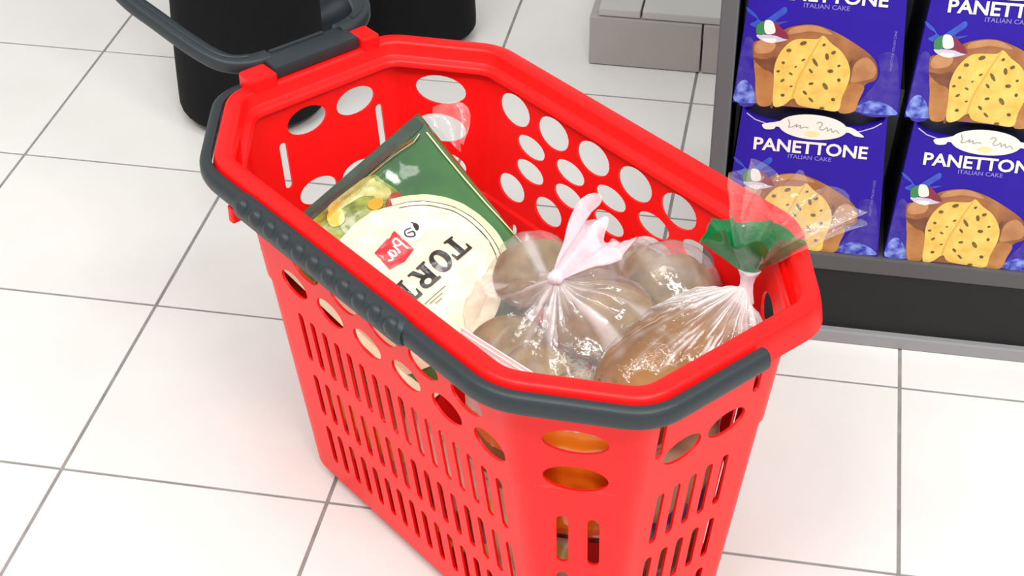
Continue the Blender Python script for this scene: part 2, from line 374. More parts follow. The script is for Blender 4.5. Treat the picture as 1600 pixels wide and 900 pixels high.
# scale the title to its measured width of 136 mm
tm = prints[-3][1]; xs = [v.co.x for v in tm.vertices]; k = .138/(max(xs)-min(xs)); c0 = (max(xs)+min(xs))/2
for v in tm.vertices: v.co.x = (v.co.x-c0)*k
def pieces(nm, me):
    """one mesh per connected piece"""
    bm = bmesh.new(); bm.from_mesh(me); bmesh.ops.remove_doubles(bm, verts=bm.verts, dist=1e-6); left = set(bm.faces); out = []
    while left:
        seed = left.pop(); grp = [seed]; st = [seed]
        while st:
            f = st.pop()
            for v in f.verts:
                for g in v.link_faces:
                    if g in left: left.remove(g); grp.append(g); st.append(g)
        idx = {}; vs = []; fs = []
        for f in grp:
            row = []
            for v in f.verts:
                if v.index not in idx: idx[v.index] = len(vs); vs.append(tuple(v.co))
                row.append(idx[v.index])
            fs.append(row)
        m2 = bpy.data.meshes.new(nm); m2.from_pydata(vs, [], fs); m2.update(); m2.materials.append(me.materials[0]); out.append((nm, m2))
    bm.free(); return out
SMALL = ('fruit_print', 'subtitle_print', 'side_print', 'logo_script_print')
prints = [q for nm, me in prints for q in ([(nm, me)] if nm in SMALL else pieces('title_letter' if nm == 'title_print' else nm, me))]
FP, BM_ = front_panel_mesh(), body_mesh()
def panettone(x, z, label):
    r = empty('panettone_box', (x, SY+.006, z)); setp(r, label, 'box', 'panettone boxes on the shelf')
    b = bpy.data.objects.new('body', BM_); COL.objects.link(b); b.parent = r
    f = bpy.data.objects.new('front_panel', FP); COL.objects.link(f); f.parent = r
    for nm, me in prints:
        o = bpy.data.objects.new(nm, me); COL.objects.link(o); o.parent = f
        if nm in SMALL: o['kind'] = 'stuff'
for (x, z, lb) in ((1.176, .1352, 'blue panettone box on the shelf deck beside the grey upright, behind the green-tied loaf'),
                   (1.381, .1352, 'blue panettone box on the shelf deck at the right edge of the photo'),
                   (1.176, .3412, 'blue panettone box stacked on top, beside the grey upright'),
                   (1.381, .3412, 'blue panettone box stacked on top at the upper right corner')):
    panettone(x, z, lb)

# ------------------------------------------------------------------ RED ROLLING BASKET
BC = (0.86647543, -0.97582139); BYAW = -0.70007205
ZT = .455; RA, RB, RCA, RCB = .34020, .19312, .10772, .08522
bk = empty('shopping_basket', (BC[0], BC[1], 0), BYAW)
setp(bk, 'red plastic rolling shopping basket with dark grey handles, full of groceries', 'basket')
def wall_corners(z):
    t = (z-.02)/.435
    ul = .190+.018*t; vw = .175+.12*(z-.455); us = .322+.12*(z-.455); vs = .068+.022*t
    ur = .218+.006*t; vn = .078+.018*t; uf = .206+.022*t; vf = .085+.024*t      # the far corners are a little tighter
    return [(-ul, -vw), (ur, -vw), (us, -vn), (us, vs), (ul, vw), (-uf, vw), (-us, vf), (-us, -vf)]
CUT = .011; NS = 5; ZB, ZW = .022, .441; TH = .003
ZST_ = .306
Zs = sorted([ZB + (ZW-ZB)*k/14 for k in range(15)] + [ZST_, ZST_-.003, .276, .273])
def build_wall():
    verts = []; faces = []; cache = {}
    def V(p):
        key = (round(p[0], 6), round(p[1], 6), round(p[2], 6))
        if key not in cache: cache[key] = len(verts); verts.append(p)
        return cache[key]
    def step(z, zs): return .0025*min(1, max(0, (z-zs+.003)/.003))
    slot = lambda s, z0, z1, wd: [(s + wd/2*math.cos(a), (z1-wd/2) + wd/2*math.sin(a)) for a in [math.pi*k/5 for k in range(6)]] + [(s + wd/2*math.cos(a), (z0+wd/2) + wd/2*math.sin(a)) for a in [math.pi+math.pi*k/5 for k in range(6)]]
    H = {k: [] for k in range(8)}
    E_ = lambda f, s, z, rx, rz, n=24: H[f].append(ell(s, z, rx, rz, n))
    # near long side
    for k in range(6):
        if k > 0: E_(0, -.176+.0670*k, .369, .0235, .0155)
    for k in range(6): E_(0, -.141+.0655*k, .330, .0235, .0155)
    for r, (z1, z0) in enumerate(((.283, .214), (.192, .131), (.112, .053))):
        for k in range(16 if r < 2 else 15): H[0].append(slot(-.150+.0225*k, z0, z1, .0095))
    # near chamfer
    E_(1, 0, .372, .031, .015); E_(1, 0, .323, .031, .0165)
    for (z1, z0) in ((.266, .198), (.182, .122), (.104, .05)):
        for s in (-.013, .017): H[1].append(slot(s, z0, z1, .0115))
    # near short side
    for s in (-.036, .022): E_(2, s, .338, .0245, .0145)
    H[2].append(slot(.055, .360, .405, .009)); H[2].append(slot(-.068, .345, .405, .009))
    for (z1, z0) in ((.283, .212), (.190, .131), (.112, .053)):
        for k in range(5): H[2].append(slot(.036-.0215*k, z0, z1, .0095))
    # right chamfer
    E_(3, 0, .385, .03, .018); E_(3, 0, .335, .03, .018)
    for (z1, z0) in ((.266, .198), (.182, .122), (.104, .05)):
        for s in (-.016, .016): H[3].append(slot(s, z0, z1, .0115))
    # far long side  (s = -u)
    for k in range(6): E_(4, .178-.067*k, .400, .0265, .0185)
    for k in range(5):
        E_(4, .145-.0675*k, .367, .0245, .0128); E_(4, .143-.0675*k, .337, .0245, .0128)
    for k in range(6): E_(4, .171-.0655*k, .303, .0235, .0165)
    for (z1, z0) in ((.262, .205), (.192, .131), (.112, .053)):
        for k in range(15): H[4].append(slot(-.158+.0225*k, z0, z1, .0095))
    # far chamfer
    for z in (.397, .349, .301): E_(5, .004, z, .031, .018)
    for s in (-.016, .016): H[5].append(slot(s, .15, .26, .0115))
    # far short side (s = -v)
    for s in (-.043, .024): E_(6, s, .398, .0265, .0165)
    for s in (-.073, .060): H[6].append(slot(s, .325, .383, .0095))
    for s in (-.036, .023): E_(6, s, .308, .0255, .0165)
    for k in range(5): H[6].append(slot(-.043+.0215*k, .15, .27, .0095))
    H[7].append(slot(.02, .352, .376, .005)); E_(7, 0, .31, .028, .016)
    ZST = {k: (.276 if k in (4, 5, 6) else ZST_) for k in range(8)}
    for f_, dx in ((0, -.0115), (2, .0045), (4, -.0095)):      # facets are not quite centred
        H[f_] = [[(x+dx, y) for x, y in hh] for hh in H[f_]]
    def arcs_at(z): return round_poly(wall_corners(z), CUT, NS)
    for f in range(8):
        zs = ZST[f]
        def ends(z):
            a = arcs_at(z); return a[f][-1], a[(f+1) % 8][0]
        Lm = (ends(.25)[1]-ends(.25)[0]).length
        p0, p1 = ends(.25); d = (p1-p0).normalized(); nrm = Vector((d.y, -d.x))
        def mp(s, z, side):
            a, b = ends(z); t = .5 + s/(b-a).length if abs(s) < Lm/2-2e-5 else (1.0 if s > 0 else 0.0)
            t = min(1, max(0, t))
            p = a.lerp(b, t); o = step(z, zs)
            q = p + nrm*(o - (TH if side else 0))
            return (q.x, q.y, z)
        pts = []; ed = []
        zl = sorted(set(Zs))
        def chain(pp, closed):
            b = len(pts); pts.extend(Vector(p) for p in pp)
            n = len(pp); ed.extend((b+i, b+(i+1) % n) for i in range(n if closed else n-1))
        border = [(-Lm/2, z) for z in zl[::-1]] + [(Lm/2, z) for z in zl]
        chain(border, True)
        hmax = lambda z: all(not (min(p[1] for p in hh) - .002 < z < max(p[1] for p in hh) + .002) for hh in H[f])
        inner = Lm/2-.0015
        pass
        for z in (zs, zs-.003):
            if hmax(z): ed.append((zl[::-1].index(z), len(zl)+zl.index(z)))
        H[f] = [[(max(-Lm/2+.0015, min(Lm/2-.0015, x)), y) for x, y in hh] for hh in H[f]]
        for hh in H[f]: chain(hh, True)
        rv, _, rf = delaunay_2d_cdt(pts, ed, [], 0, 1e-6)[:3]
        def inhole(c):
            for hh in H[f]:
                ins = False; n = len(hh)
                for i in range(n):
                    x1, y1 = hh[i]; x2, y2 = hh[(i+1) % n]
                    if (y1 > c[1]) != (y2 > c[1]) and c[0] < (x2-x1)*(c[1]-y1)/(y2-y1)+x1: ins = not ins
                if ins: return True
            return False
        keep = []
        for t in rf:
            c = sum((rv[i] for i in t), Vector((0, 0)))/len(t)
            if abs(c.x) < Lm/2 and not inhole(c): keep.append(t)
        for t in keep:
            ids = [V(mp(rv[i].x, rv[i].y, 0)) for i in t]; idi = [V(mp(rv[i].x, rv[i].y, 1)) for i in t]
            if len(set(ids)) == 3: faces.append(ids)
            if len(set(idi)) == 3: faces.append(idi[::-1])
        for hh in H[f]:
            n = len(hh)
            for i in range(n):
                a, b = hh[i], hh[(i+1) % n]
                q = [V(mp(*a, 0)), V(mp(*b, 0)), V(mp(*b, 1)), V(mp(*a, 1))]
                if len(set(q)) == 4: faces.append(q)
    # rounded corner strips
    for c in range(8):
        poly = wall_corners(.25); e0 = (Vector(poly[c]) - Vector(poly[c-1])).normalized(); e1 = (Vector(poly[(c+1) % 8]) - Vector(poly[c])).normalized()
        n0 = Vector((e0.y, -e0.x)); n1 = Vector((e1.y, -e1.x))
        for iz in range(len(Zs)-1):
            for k in range(NS):
                def pt(z, kk, side):
                    p = arcs_at(z)[c][kk]
                    nn = n0.lerp(n1, kk/NS).normalized()
                    if kk == 0: nn = n0
                    if kk == NS: nn = n1
                    q = p + nn*(step(z, ZST[c-1 if c else 7]*(1-kk/NS) + ZST[c]*kk/NS) - (TH if side else 0)); return (q.x, q.y, z)
                z0, z1 = Zs[iz], Zs[iz+1]
                faces.append([V(pt(z0, k, 0)), V(pt(z0, k+1, 0)), V(pt(z1, k+1, 0)), V(pt(z1, k, 0))])
                faces.append([V(pt(z0, k, 1)), V(pt(z1, k, 1)), V(pt(z1, k+1, 1)), V(pt(z0, k+1, 1))])
    # base plate
    ring = [p for a in arcs_at(ZB) for p in a]
    b0 = len(verts); verts.extend([(p.x, p.y, ZB) for p in ring]); faces.append(list(range(b0, b0+len(ring)))[::-1])
    b1 = len(verts); verts.extend([(p.x, p.y, ZB+.004) for p in ring]); faces.append(list(range(b1, b1+len(ring))))
    return verts, faces
wv, wf = build_wall()
bw = mesh_obj('basket_body', wv, wf, RED, bk, 35)
for p in bw.data.polygons:
    if len(p.vertices) == 3: p.use_smooth = False      # flat wall panels between the rounded corners
# rim
rim_poly = [(-RA+RCA, -RB), (RA-RCA, -RB), (RA, -RB+RCB), (RA, RB-RCB), (RA-RCA, RB), (-RA+RCA, RB), (-RA, RB-RCB), (-RA, -RB+RCB)]
def ring_at(off, r=.024, n=7):
    return [p for a in round_poly(offset_poly(rim_poly, off), max(.012, r-off*.5), n) for p in a]
prof = [(-.0045, -.029), (-.002, -.012), (0, -.004), (.0015, -.0012), (.004, 0), (.016, 0), (.0185, -.0012), (.020, -.004), (.0215, -.0155), (.023, -.0175), (.0285, -.019), (.0305, -.021), (.0315, -.026), (.024, -.028), (.0205, -.014), (.014, -.005), (.005, -.005), (.002, -.029)]
rv, rf = sweep(lambda p: [(q.x, q.y, ZT+p[1]) for q in ring_at(p[0])], prof)
mesh_obj('rim', rv, rf, RED, bk, 40)
# carrying handle folded down against the rim (far-left pivot -> near-short middle)
def handle_path(off, zrel):
    R_ = ring_at(off)
    L = []
    n8 = len(R_)//8
    arcs = [R_[i*n8:(i+1)*n8] for i in range(8)]
    L.append(Vector((arcs[7][0].x, -.078)));  # on the far short side
    L += arcs[7] + arcs[0]
    a, b = arcs[0][-1], arcs[1][0]
    L += [a.lerp(b, t) for t in [k/12 for k in range(1, 12)]]
    L += arcs[1] + arcs[2]
    e = arcs[2][-1]; L.append(Vector((e.x, -.03))); L.append(Vector((e.x, .022)))
    return [(p.x, p.y, ZT+zrel) for p in L]
hp = [(-.0035, -.005), (-.0065, -.0035), (-.011, -.0035), (-.0145, -.006), (-.0165, -.012), (-.0165, -.019), (-.0145, -.0235), (-.010, -.0255), (-.0065, -.0255), (-.006, -.022)]
hv, hf = sweep(lambda p: handle_path(*p), hp, closed_path=False, closed_prof=True, cap=True)
ch = mesh_obj('carry_handle', hv, hf, GREY, bk, 40); ch['label'] = 'dark grey carrying handle folded against the rim'
# grip with ridges in the middle of the long side
gp = [(-.004, -.002), (-.009, -.001), (-.0155, -.003), (-.020, -.008), (-.0215, -.015), (-.0205, -.023), (-.016, -.0285), (-.010, -.030), (-.006, -.027)]
gv = []; gf = []
U0, U1 = -.165, .118
us_ = [U0, U0+.004, U0+.01, U1-.01, U1-.004, U1]
for i, u in enumerate(us_):
    k = (.72, .92, 1, 1, .92, .72)[i]
    for (o_, z_) in gp: gv.append((u, -RB+(o_+.012)*k-.012, ZT-.015+(z_+.015)*k))
ng = len(gp)
for i in range(len(us_)-1):
    for k in range(ng): gf.append((i*ng+k, (i+1)*ng+k, (i+1)*ng+(k+1) % ng, i*ng+(k+1) % ng))
gf.append(list(range(ng))); gf.append([(len(us_)-1)*ng+k for k in range(ng)][::-1])
grip = mesh_obj('handle_grip', gv, gf, GREY, ch, 40)
for k in range(11):
    u = -.148 + k*.0252
    bm = bmesh.new(); bmesh.ops.create_uvsphere(bm, u_segments=12, v_segments=8, radius=1)
    for v in bm.verts:
        c = v.co; v.co = (u + c.x*.0100, -RB-.0165 + c.y*.0078 , ZT-.0100 + c.z*.0110 )
    bm_obj('grip_ridge', bm, GREY, ch, 180)
# red tab under the handle
bm_obj('rim_tab', box_bm(-.190, -.181, -RB-.012, -RB+.012, ZT-.050, ZT-.030, .002), RED, bk)
# hinge lugs on the far short side
for v0, v1 in ((-.086, -.053), (.062, .086)):
    bm_obj('hinge_lug', box_bm(-RA-.010, -RA+.020, v0, v1, ZT-.020, ZT+.013, .003), RED, bk)
# pull handle : hub between the lugs, arms, grip bar out of frame
PH = math.radians(14); D = Vector((-math.cos(PH), 0, math.sin(PH))); O = Vector((-RA-.010, .006, ZT+.008))
def hd(v, d): return O + Vector((0, v, 0)) + D*d
ph = empty('pull_handle', (0, 0, 0), 0, bk); ph['label'] = 'dark grey pull handle hinged at the far end'
hub = box_bm(-.018, .018, -.056, .057, -.0055, .010, .003)
for v in hub.verts: v.co += Vector((-RA-.004, .004, ZT+.006))
bm_obj('hub', hub, GREY, ph, 40)
hub2 = box_bm(-.0175, -.0125, -.042, .030, .0085, .0125, .0012)
for v in hub2.verts: v.co += Vector((-RA-.004, .004, ZT+.006))
bm_obj('hub_rib', hub2, GREY, ph, 40)
pathL = [hd(-.048, .008), hd(-.066, .010), hd(-.088, .020), hd(-.101, .040), hd(-.112, .080), hd(-.121, .125), hd(-.128, .160), hd(-.130, .19), hd(-.130, .24), hd(-.128, .34), hd(-.112, .385), hd(-.07, .40), hd(0, .402)]
pathR = [hd(-(p - O).y, (p - O).dot(D)) for p in pathL]
for pth in (pathL, pathR):
    sp_ = smooth_path(pth, 5)
    tube(sp_, .0105, GREY, 'handle_arm', ph, 14, (1.0, .85))
    tube([p + Vector((0, 0, .0082)) for p in sp_[6:]], .0024, GREY, 'arm_rib', ph, 8)
# wheels under the base
for u, v in ((-.20, -.085), (-.20, .085), (.20, -.085), (.20, .085)):
    bm = bmesh.new(); bmesh.ops.create_cone(bm, cap_ends=True, segments=20, radius1=.0105, radius2=.0105, depth=.016)
    bmesh.ops.rotate(bm, verts=bm.verts, cent=(0, 0, 0), matrix=Matrix.Rotation(math.pi/2, 3, 'X'))
    bmesh.ops.translate(bm, verts=bm.verts, vec=(u, v, .0105))
    bm_obj('wheel', bm, DGREY, bk, 40)

# ------------------------------------------------------------------ helpers in basket space
BM = Matrix.Translation((BC[0], BC[1], 0)) @ Matrix.Rotation(BYAW, 4, 'Z')
def W(p): return BM @ Vector(p)
def place(o, p, rz=0.0):
    o.location = W(p); o.rotation_euler = (o.rotation_euler.x, o.rotation_euler.y, BYAW+rz)

# ------------------------------------------------------------------ TORTILLA PACK
PA = Vector((-.225, .067, .407)); e1 = Vector((0, -.9280088, -.37255828)); e2 = Vector((.95788335, .10698295, -.26648479)); nn = e1.cross(e2)
def bag_h(s, t):
    """height of the pack's top face above its base plane (metres; s across, t along)"""
    S0, S1, T0, T1 = -.004, .232, -.006, .262
    x = (s-S0)/(S1-S0)*2-1; y = (t-T0)/(T1-T0)*2-1
    b = max(0, 1-abs(x)**4)*max(0, 1-abs(y)**6)
    wv = noise.noise(Vector((s*22, t*22, 1.7)))*.0055 + noise.noise(Vector((s*60, t*60, 4.1)))*.0022
    seal = 1 if t > .03 else max(0, t/.03)
    ridge = .0035*math.exp(-((t-.030-.10*s*(s-.16)*6)/.004)**2) + .0028*math.exp(-((s-.018-.1*t)/.004)**2)*(1 if t > .05 else 0)
    return (.016*b**.5 + wv*b)*seal + ridge*b - .02*max(0, (s-.19)/.04)**2
def bag_p(s, t, lift=0.0):
    # right edge draws in towards the sealed end
    ss = s + (.034*(t/.2)**1.0 if t > 0 else 0)*max(0, 1-s/.12)
    p = PA + e1*ss + e2*t + nn*(bag_h(s, t)+lift)
    return W(p)
tp_root = empty('tortilla_pack', W((-.10, -.02, .30)), BYAW); setp(tp_root, 'green and cream plastic tortilla pack slanted in the far end of the red basket', 'food pack')
def bag_print(name, poly, m, lift, sub=.006, curved=False, parent=None, warp=True):
    """polygon in mm (s,t) -> mesh that follows the pack surface"""
    q = spline(poly, 4) if curved else poly
    q = [(a*.001, b*.001) for a, b in q]
    x0, x1 = min(a for a, b in q), max(a for a, b in q); y0, y1 = min(b for a, b in q), max(b for a, b in q)
    vs = [Vector(p) for p in q]; es = [(i, (i+1) % len(q)) for i in range(len(q))]
    nx = int((x1-x0)/sub); ny = int((y1-y0)/sub)
    for i in range(1, nx+1):
        for j in range(1, ny+1): vs.append(Vector((x0+(x1-x0)*i/(nx+1), y0+(y1-y0)*j/(ny+1))))
    r = delaunay_2d_cdt(vs, es, [], 1, 1e-7)
    inv = tp_root.matrix_basis.inverted()
    verts = [inv @ bag_p(*unwarp(v.x, v.y), lift) for v in r[0]]
    return mesh_obj(name, verts, [list(t) for t in r[2]], m, parent or tp_root, 180)
def unwarp(s, t):
    """flat plane coordinates -> pack grid coordinates (inverse of the draw-in)"""
    x = s
    for _ in range(6):
        x = s - (.034*(t/.2) if t > 0 else 0)*max(0, 1-x/.12)
    return x, t
PGREEN = mat('pack_green_film', (.050, .19, .040), .14, .6, col2=(.030, .095, .035), noise_scale=7, coat=1.0, bump=.55, bump_scale=38)
PSEAL = mat('pack_seal_film', (.045, .075, .058), .28, .5, noise_amt=.3, noise_scale=30, coat=.4)
CREAM = mat('pack_cream_window', (.84, .74, .52), .25, .5, noise_amt=.06, noise_scale=20, coat=.6)
PIN = mat('pack_pale_line', (.62, .66, .40), .25, coat=.5)
DKL = mat('pack_dark_line', (.10, .09, .04), .3)
SALAD = mat('pack_salad_print', (.30, .36, .06), .3, col2=(.10, .13, .02), noise_scale=60, coat=.6)
SALADL = mat('pack_lettuce_print', (.55, .52, .20), .3, col2=(.30, .32, .07), noise_scale=80, coat=.6)
TOM = mat('pack_tomato_print', (.35, .03, .015), .3, col2=(.22, .03, .01), noise_scale=50, coat=.6)
ORAN = mat('pack_carrot_print', (.85, .30, .02), .3, coat=.6)
YELL = mat('pack_corn_print', (.70, .42, .03), .3, coat=.6)
BEAN = mat('pack_meat_print', (.10, .035, .015), .3, col2=(.20, .09, .04), noise_scale=60, coat=.6)
BANR = mat('pack_banner_red', (.62, .01, .02), .3, coat=.6)
PBLK = mat('pack_black_print', (.018, .012, .010), .35, coat=.4)
PWHT = mat('pack_white_print', (.86, .84, .80), .3, coat=.6)
gs, gt = 44, 50; S = [-.004+.236*i/gs for i in range(gs+1)]; Tt = [-.006+.268*j/gt for j in range(gt+1)]
inv = tp_root.matrix_basis.inverted()
pv = [inv @ bag_p(s, t) for t in Tt for s in S] + [inv @ (bag_p(s, t) - (BM.to_3x3() @ nn)*(bag_h(s, t)*1.3+.004)) for t in Tt for s in S]
pf = []; pf2 = []
n1 = gs+1; off = n1*(gt+1)
for j in range(gt):
    for i in range(gs):
        a = j*n1+i; q = (a, a+1, a+n1+1, a+n1); pf.append(q); pf2.append(tuple(x for x in q[::-1]))
bd = [i for i in range(n1)] + [j*n1+gs for j in range(1, gt+1)] + [gt*n1+i for i in range(gs-1, -1, -1)] + [j*n1 for j in range(gt-1, 0, -1)]
for i in range(len(bd)):
    a, b = bd[i], bd[(i+1) % len(bd)]; pf.append((a, a+off, b+off, b))
mesh_obj('green_film', pv, pf, PGREEN, tp_root, 180)
mesh_obj('cream_underside', pv[off:], pf2, CREAM, tp_root, 180)
bag_print('end_seal', [(2, -5), (60, -5), (120, -5), (180, -5), (229, -5), (229, 8), (180, 10), (120, 14), (60, 16), (20, 15), (6, 13), (2, 10)], PSEAL, .0008)
bag_print('salad_print', [(92, 18), (86, 40), (84, 58), (88, 74), (104, 80), (120, 80), (150, 74), (190, 70), (228, 66), (228, 16), (160, 14), (120, 13)], SALAD, .0009, .005, True)
bag_print('lettuce_print', [(93, 19), (95, 40), (106, 44), (118, 36), (150, 30), (148, 14), (120, 14)], SALADL, .0014, .004, True)
bag_print('lettuce_print', [(92, 34), (88, 52), (97, 60), (106, 52), (104, 38)], SALADL, .0014, .004, True)
bag_print('tomato_print', [(88, 58), (85, 72), (97, 80), (108, 74), (104, 62)], TOM, .0015, .004, True)
bag_print('carrot_print', ell(112, 55, 9, 8, 16), ORAN, .0022, .004)
bag_print('corn_print', ell(125, 66, 11, 7, 16), YELL, .0020, .004)
bag_print('corn_print', [(140, 20), (156, 24), (164, 40), (150, 46), (142, 34)], YELL, .0018, .004, True)
bag_print('meat_print', [(128, 74), (140, 66), (160, 70), (168, 92), (150, 92), (136, 86)], BEAN, .0019, .004, True)
def ring_arc(r0, r1, a0, a1, n=30, c=(150, 155)):
    A = [math.radians(a0+(a1-a0)*k/n) for k in range(n+1)]
    return [(c[0]+r1*math.cos(a), c[1]+r1*math.sin(a)) for a in A] + [(c[0]+r0*math.cos(a), c[1]+r0*math.sin(a)) for a in A[::-1]]
bag_print('pale_ring', ring_arc(99, 107, 128, 240), PIN, .0022, .004)
disc = [(p[0], p[1]) for p in ell(150, 155, 98, 98, 64) if p[0] < 229]
bag_print('tortilla_window', disc, CREAM, .0026, .006)
bag_print('dark_ring', ring_arc(93, 94.2, 132, 236), DKL, .0031, .004)
bag_print('banner_print', [(154, 100), (121, 96), (121, 127), (138, 131), (156, 127)], BANR, .0032, .004)
bag_print('logo_disc', ell(107, 110, 15, 13, 28), PWHT, .0036, .004)
for st in ([(101, 101), (98, 108), (103, 112), (101, 104)], [(106, 106), (113, 104), (116, 110), (110, 116), (107, 111), (113, 108)]):
    bag_print('logo_script', stroke([tuple(p)[:2] for p in smooth_path([(a, b, 0) for a, b in st], 5)], 1.8), PBLK, .0041, .003)
for st in ([(126, 104), (125, 122)], [(126, 104), (131, 105), (132, 111), (127, 113)], [(134, 109), (134, 118), (136, 119)], [(141, 110), (138, 114), (139, 119), (142, 118), (143, 110), (145, 120), (150, 118)]):
    bag_print('banner_script', stroke([tuple(p)[:2] for p in smooth_path([(a, b, 0) for a, b in st], 4)], 2.0), PWHT, .0037, .003)
# slab-serif lettering T O R, reading along +s, letter tops towards +t
def letter(ch, s0, t0, wd, ht):
    b = {'T': [[(0, 1), (1, 1), (1, .66), (.92, .66), (.86, .86), (.64, .86), (.64, .12), (.78, .10), (.78, 0), (.22, 0), (.22, .10), (.36, .12), (.36, .86), (.14, .86), (.08, .66), (0, .66)]],
         'R': [[(0, 1), (.58, 1), (.80, .95), (.93, .82), (.93, .66), (.82, .53), (.66, .48), (.80, .18), (.86, .10), (1, .10), (1, 0), (.66, 0), (.45, .44), (.38, .44), (.38, .12), (.50, .10), (.50, 0), (0, 0), (0, .10), (.12, .12), (.12, .88), (0, .90)],
               ],
         'I': [[(.1, 0), (.9, 0), (.9, .1), (.66, .12), (.66, .88), (.9, .9), (.9, 1), (.1, 1), (.1, .9), (.34, .88), (.34, .12), (.1, .1)]]}[ch]
    return [[((s0+x*wd), (t0+y*ht)) for x, y in p] for p in b]
def ring_letter(name, c, rx, ry, ix, iy):
    o = ell(c[0], c[1], rx, ry, 28); i_ = ell(c[0], c[1], ix, iy, 28)
    for k in range(28):
        pass
    bag_print(name, o[:15] + i_[:15][::-1], PBLK, .0042, .003); bag_print(name, o[14:] + [o[0]] + [i_[0]] + i_[14:][::-1], PBLK, .0042, .003)
for p in letter('T', 78, 146, 22, 28): bag_print('title_letter', p, PBLK, .0042, .003)
ring_letter('title_letter', (112, 160), 10.5, 14.5, 4.2, 10)
for p in letter('R', 124, 146, 24, 28): bag_print('title_letter', p, PBLK, .0042, .003)
bag_print('title_letter_counter', ell(137.5, 167.5, 4.2, 3.6, 12), CREAM, .0046, .003)
for k, s0 in enumerate((151, 174)):
    for p in letter('T' if k == 0 else 'I', s0, 146, 21, 28): bag_print('title_letter', p, PBLK, .0042, .003)
for (a, b, c) in ((128, 158, 184), (136, 154, 188), (140, 150, 192)):
    bag_print('small_print', stroke([(a, c), ((a+b)/2, c), (b, c)], .9), DKL, .0040, .006)
bag_print('edge_seam', stroke([(9, 24), (16, 60), (22, 100), (27, 140), (31, 180), (35, 220)], 1.8), PIN, .0022, .006)
bag_print('fold_line', stroke([(16, 20), (30, 27), (50, 26), (70, 24), (92, 20)], 1.5), PIN, .0022, .006)
# clear film flap beside the sealed corner
FILM = film('clear_film', .10, .45, (1, 1, 1), .1, .25)
FLV = []; FLF = []; FLA = []
for j in range(9):
    for i in range(9):
        a, b = i/8, j/8
        p = PA + e2*(.012+.055*b) - e1*(.002+.040*a*math.sin(math.pi*min(1, b*.85+.1))) + nn*(.004+.006*math.sin(a*7+b*5)+.012*a)
        FLV.append(inv @ W(p)); FLA.append(.15+.5*random.random()*a)
for j in range(8):
    for i in range(8): q = j*9+i; FLF.append((q, q+1, q+10, q+9))
mesh_obj('clear_flap', FLV, FLF, FILM, tp_root, 180, FLA)

# ------------------------------------------------------------------ POTATOES and their bags
POT = mat('potato_skin', (.36, .25, .11), .6, .25, col2=(.17, .105, .040), noise_scale=22, bump=.25, bump_scale=90)
def potato(p, r, seed, label):
    rr = random.Random(seed); bm = bmesh.new(); bmesh.ops.create_icosphere(bm, subdivisions=4, radius=1)
    for v in bm.verts:
        c = v.co.copy(); d = 1 + .13*noise.noise(c*1.1+Vector((seed, 0, 0))) + .03*noise.noise(c*4+Vector((0, seed, 0)))
        for (ex, ey, ez) in eyes_for(seed):
            dd = (c-Vector((ex, ey, ez)).normalized()).length
            d -= .035*math.exp(-(dd/.09)**2)
        v.co = Vector((c.x*r[0], c.y*r[1], c.z*r[2]))*d
    o = bm_obj('potato', bm, POT, None, 180); place(o, p, rr.uniform(0, 3)); setp(o, label, 'potato', 'potatoes in the plastic bags'); return o
def eyes_for(seed):
    rr = random.Random(seed*3+1); return [(rr.uniform(-1, 1), rr.uniform(-1, 1), rr.uniform(-.2, 1)) for _ in range(7)]
pots1 = [((.030, .022, .355), (.046, .038, .036), 'potato in the knotted bag next to the tortilla pack'),
         ((.152, .016, .362), (.050, .044, .042), 'large pale potato to the right of the bag knot'),
         ((.128, -.052, .318), (.044, .036, .032), 'dark shaded potato low in the knotted bag near the white paper'),
         ((.190, -.045, .318), (.042, .038, .034), 'potato in the knotted bag by the near corner of the basket'),
         ((.072, .062, .322), (.046, .042, .038), 'potato behind the knot of the plastic bag'),
         ((.060, -.035, .300), (.046, .040, .034), 'potato at the bottom of the knotted bag below the knot')]
pots2 = [((.142, .108, .352), (.052, .043, .040), 'large potato in the rear bag against the far red wall'),
         ((.070, .128, .318), (.044, .036, .036), 'small potato in the rear bag beside the knotted tail')]
for k, (p, r, lb) in enumerate(pots1 + pots2): potato(p, r, 11+k, lb)
MILK = film('produce_bag_film', .075, .88, (.88, .85, .85), .14, .35)
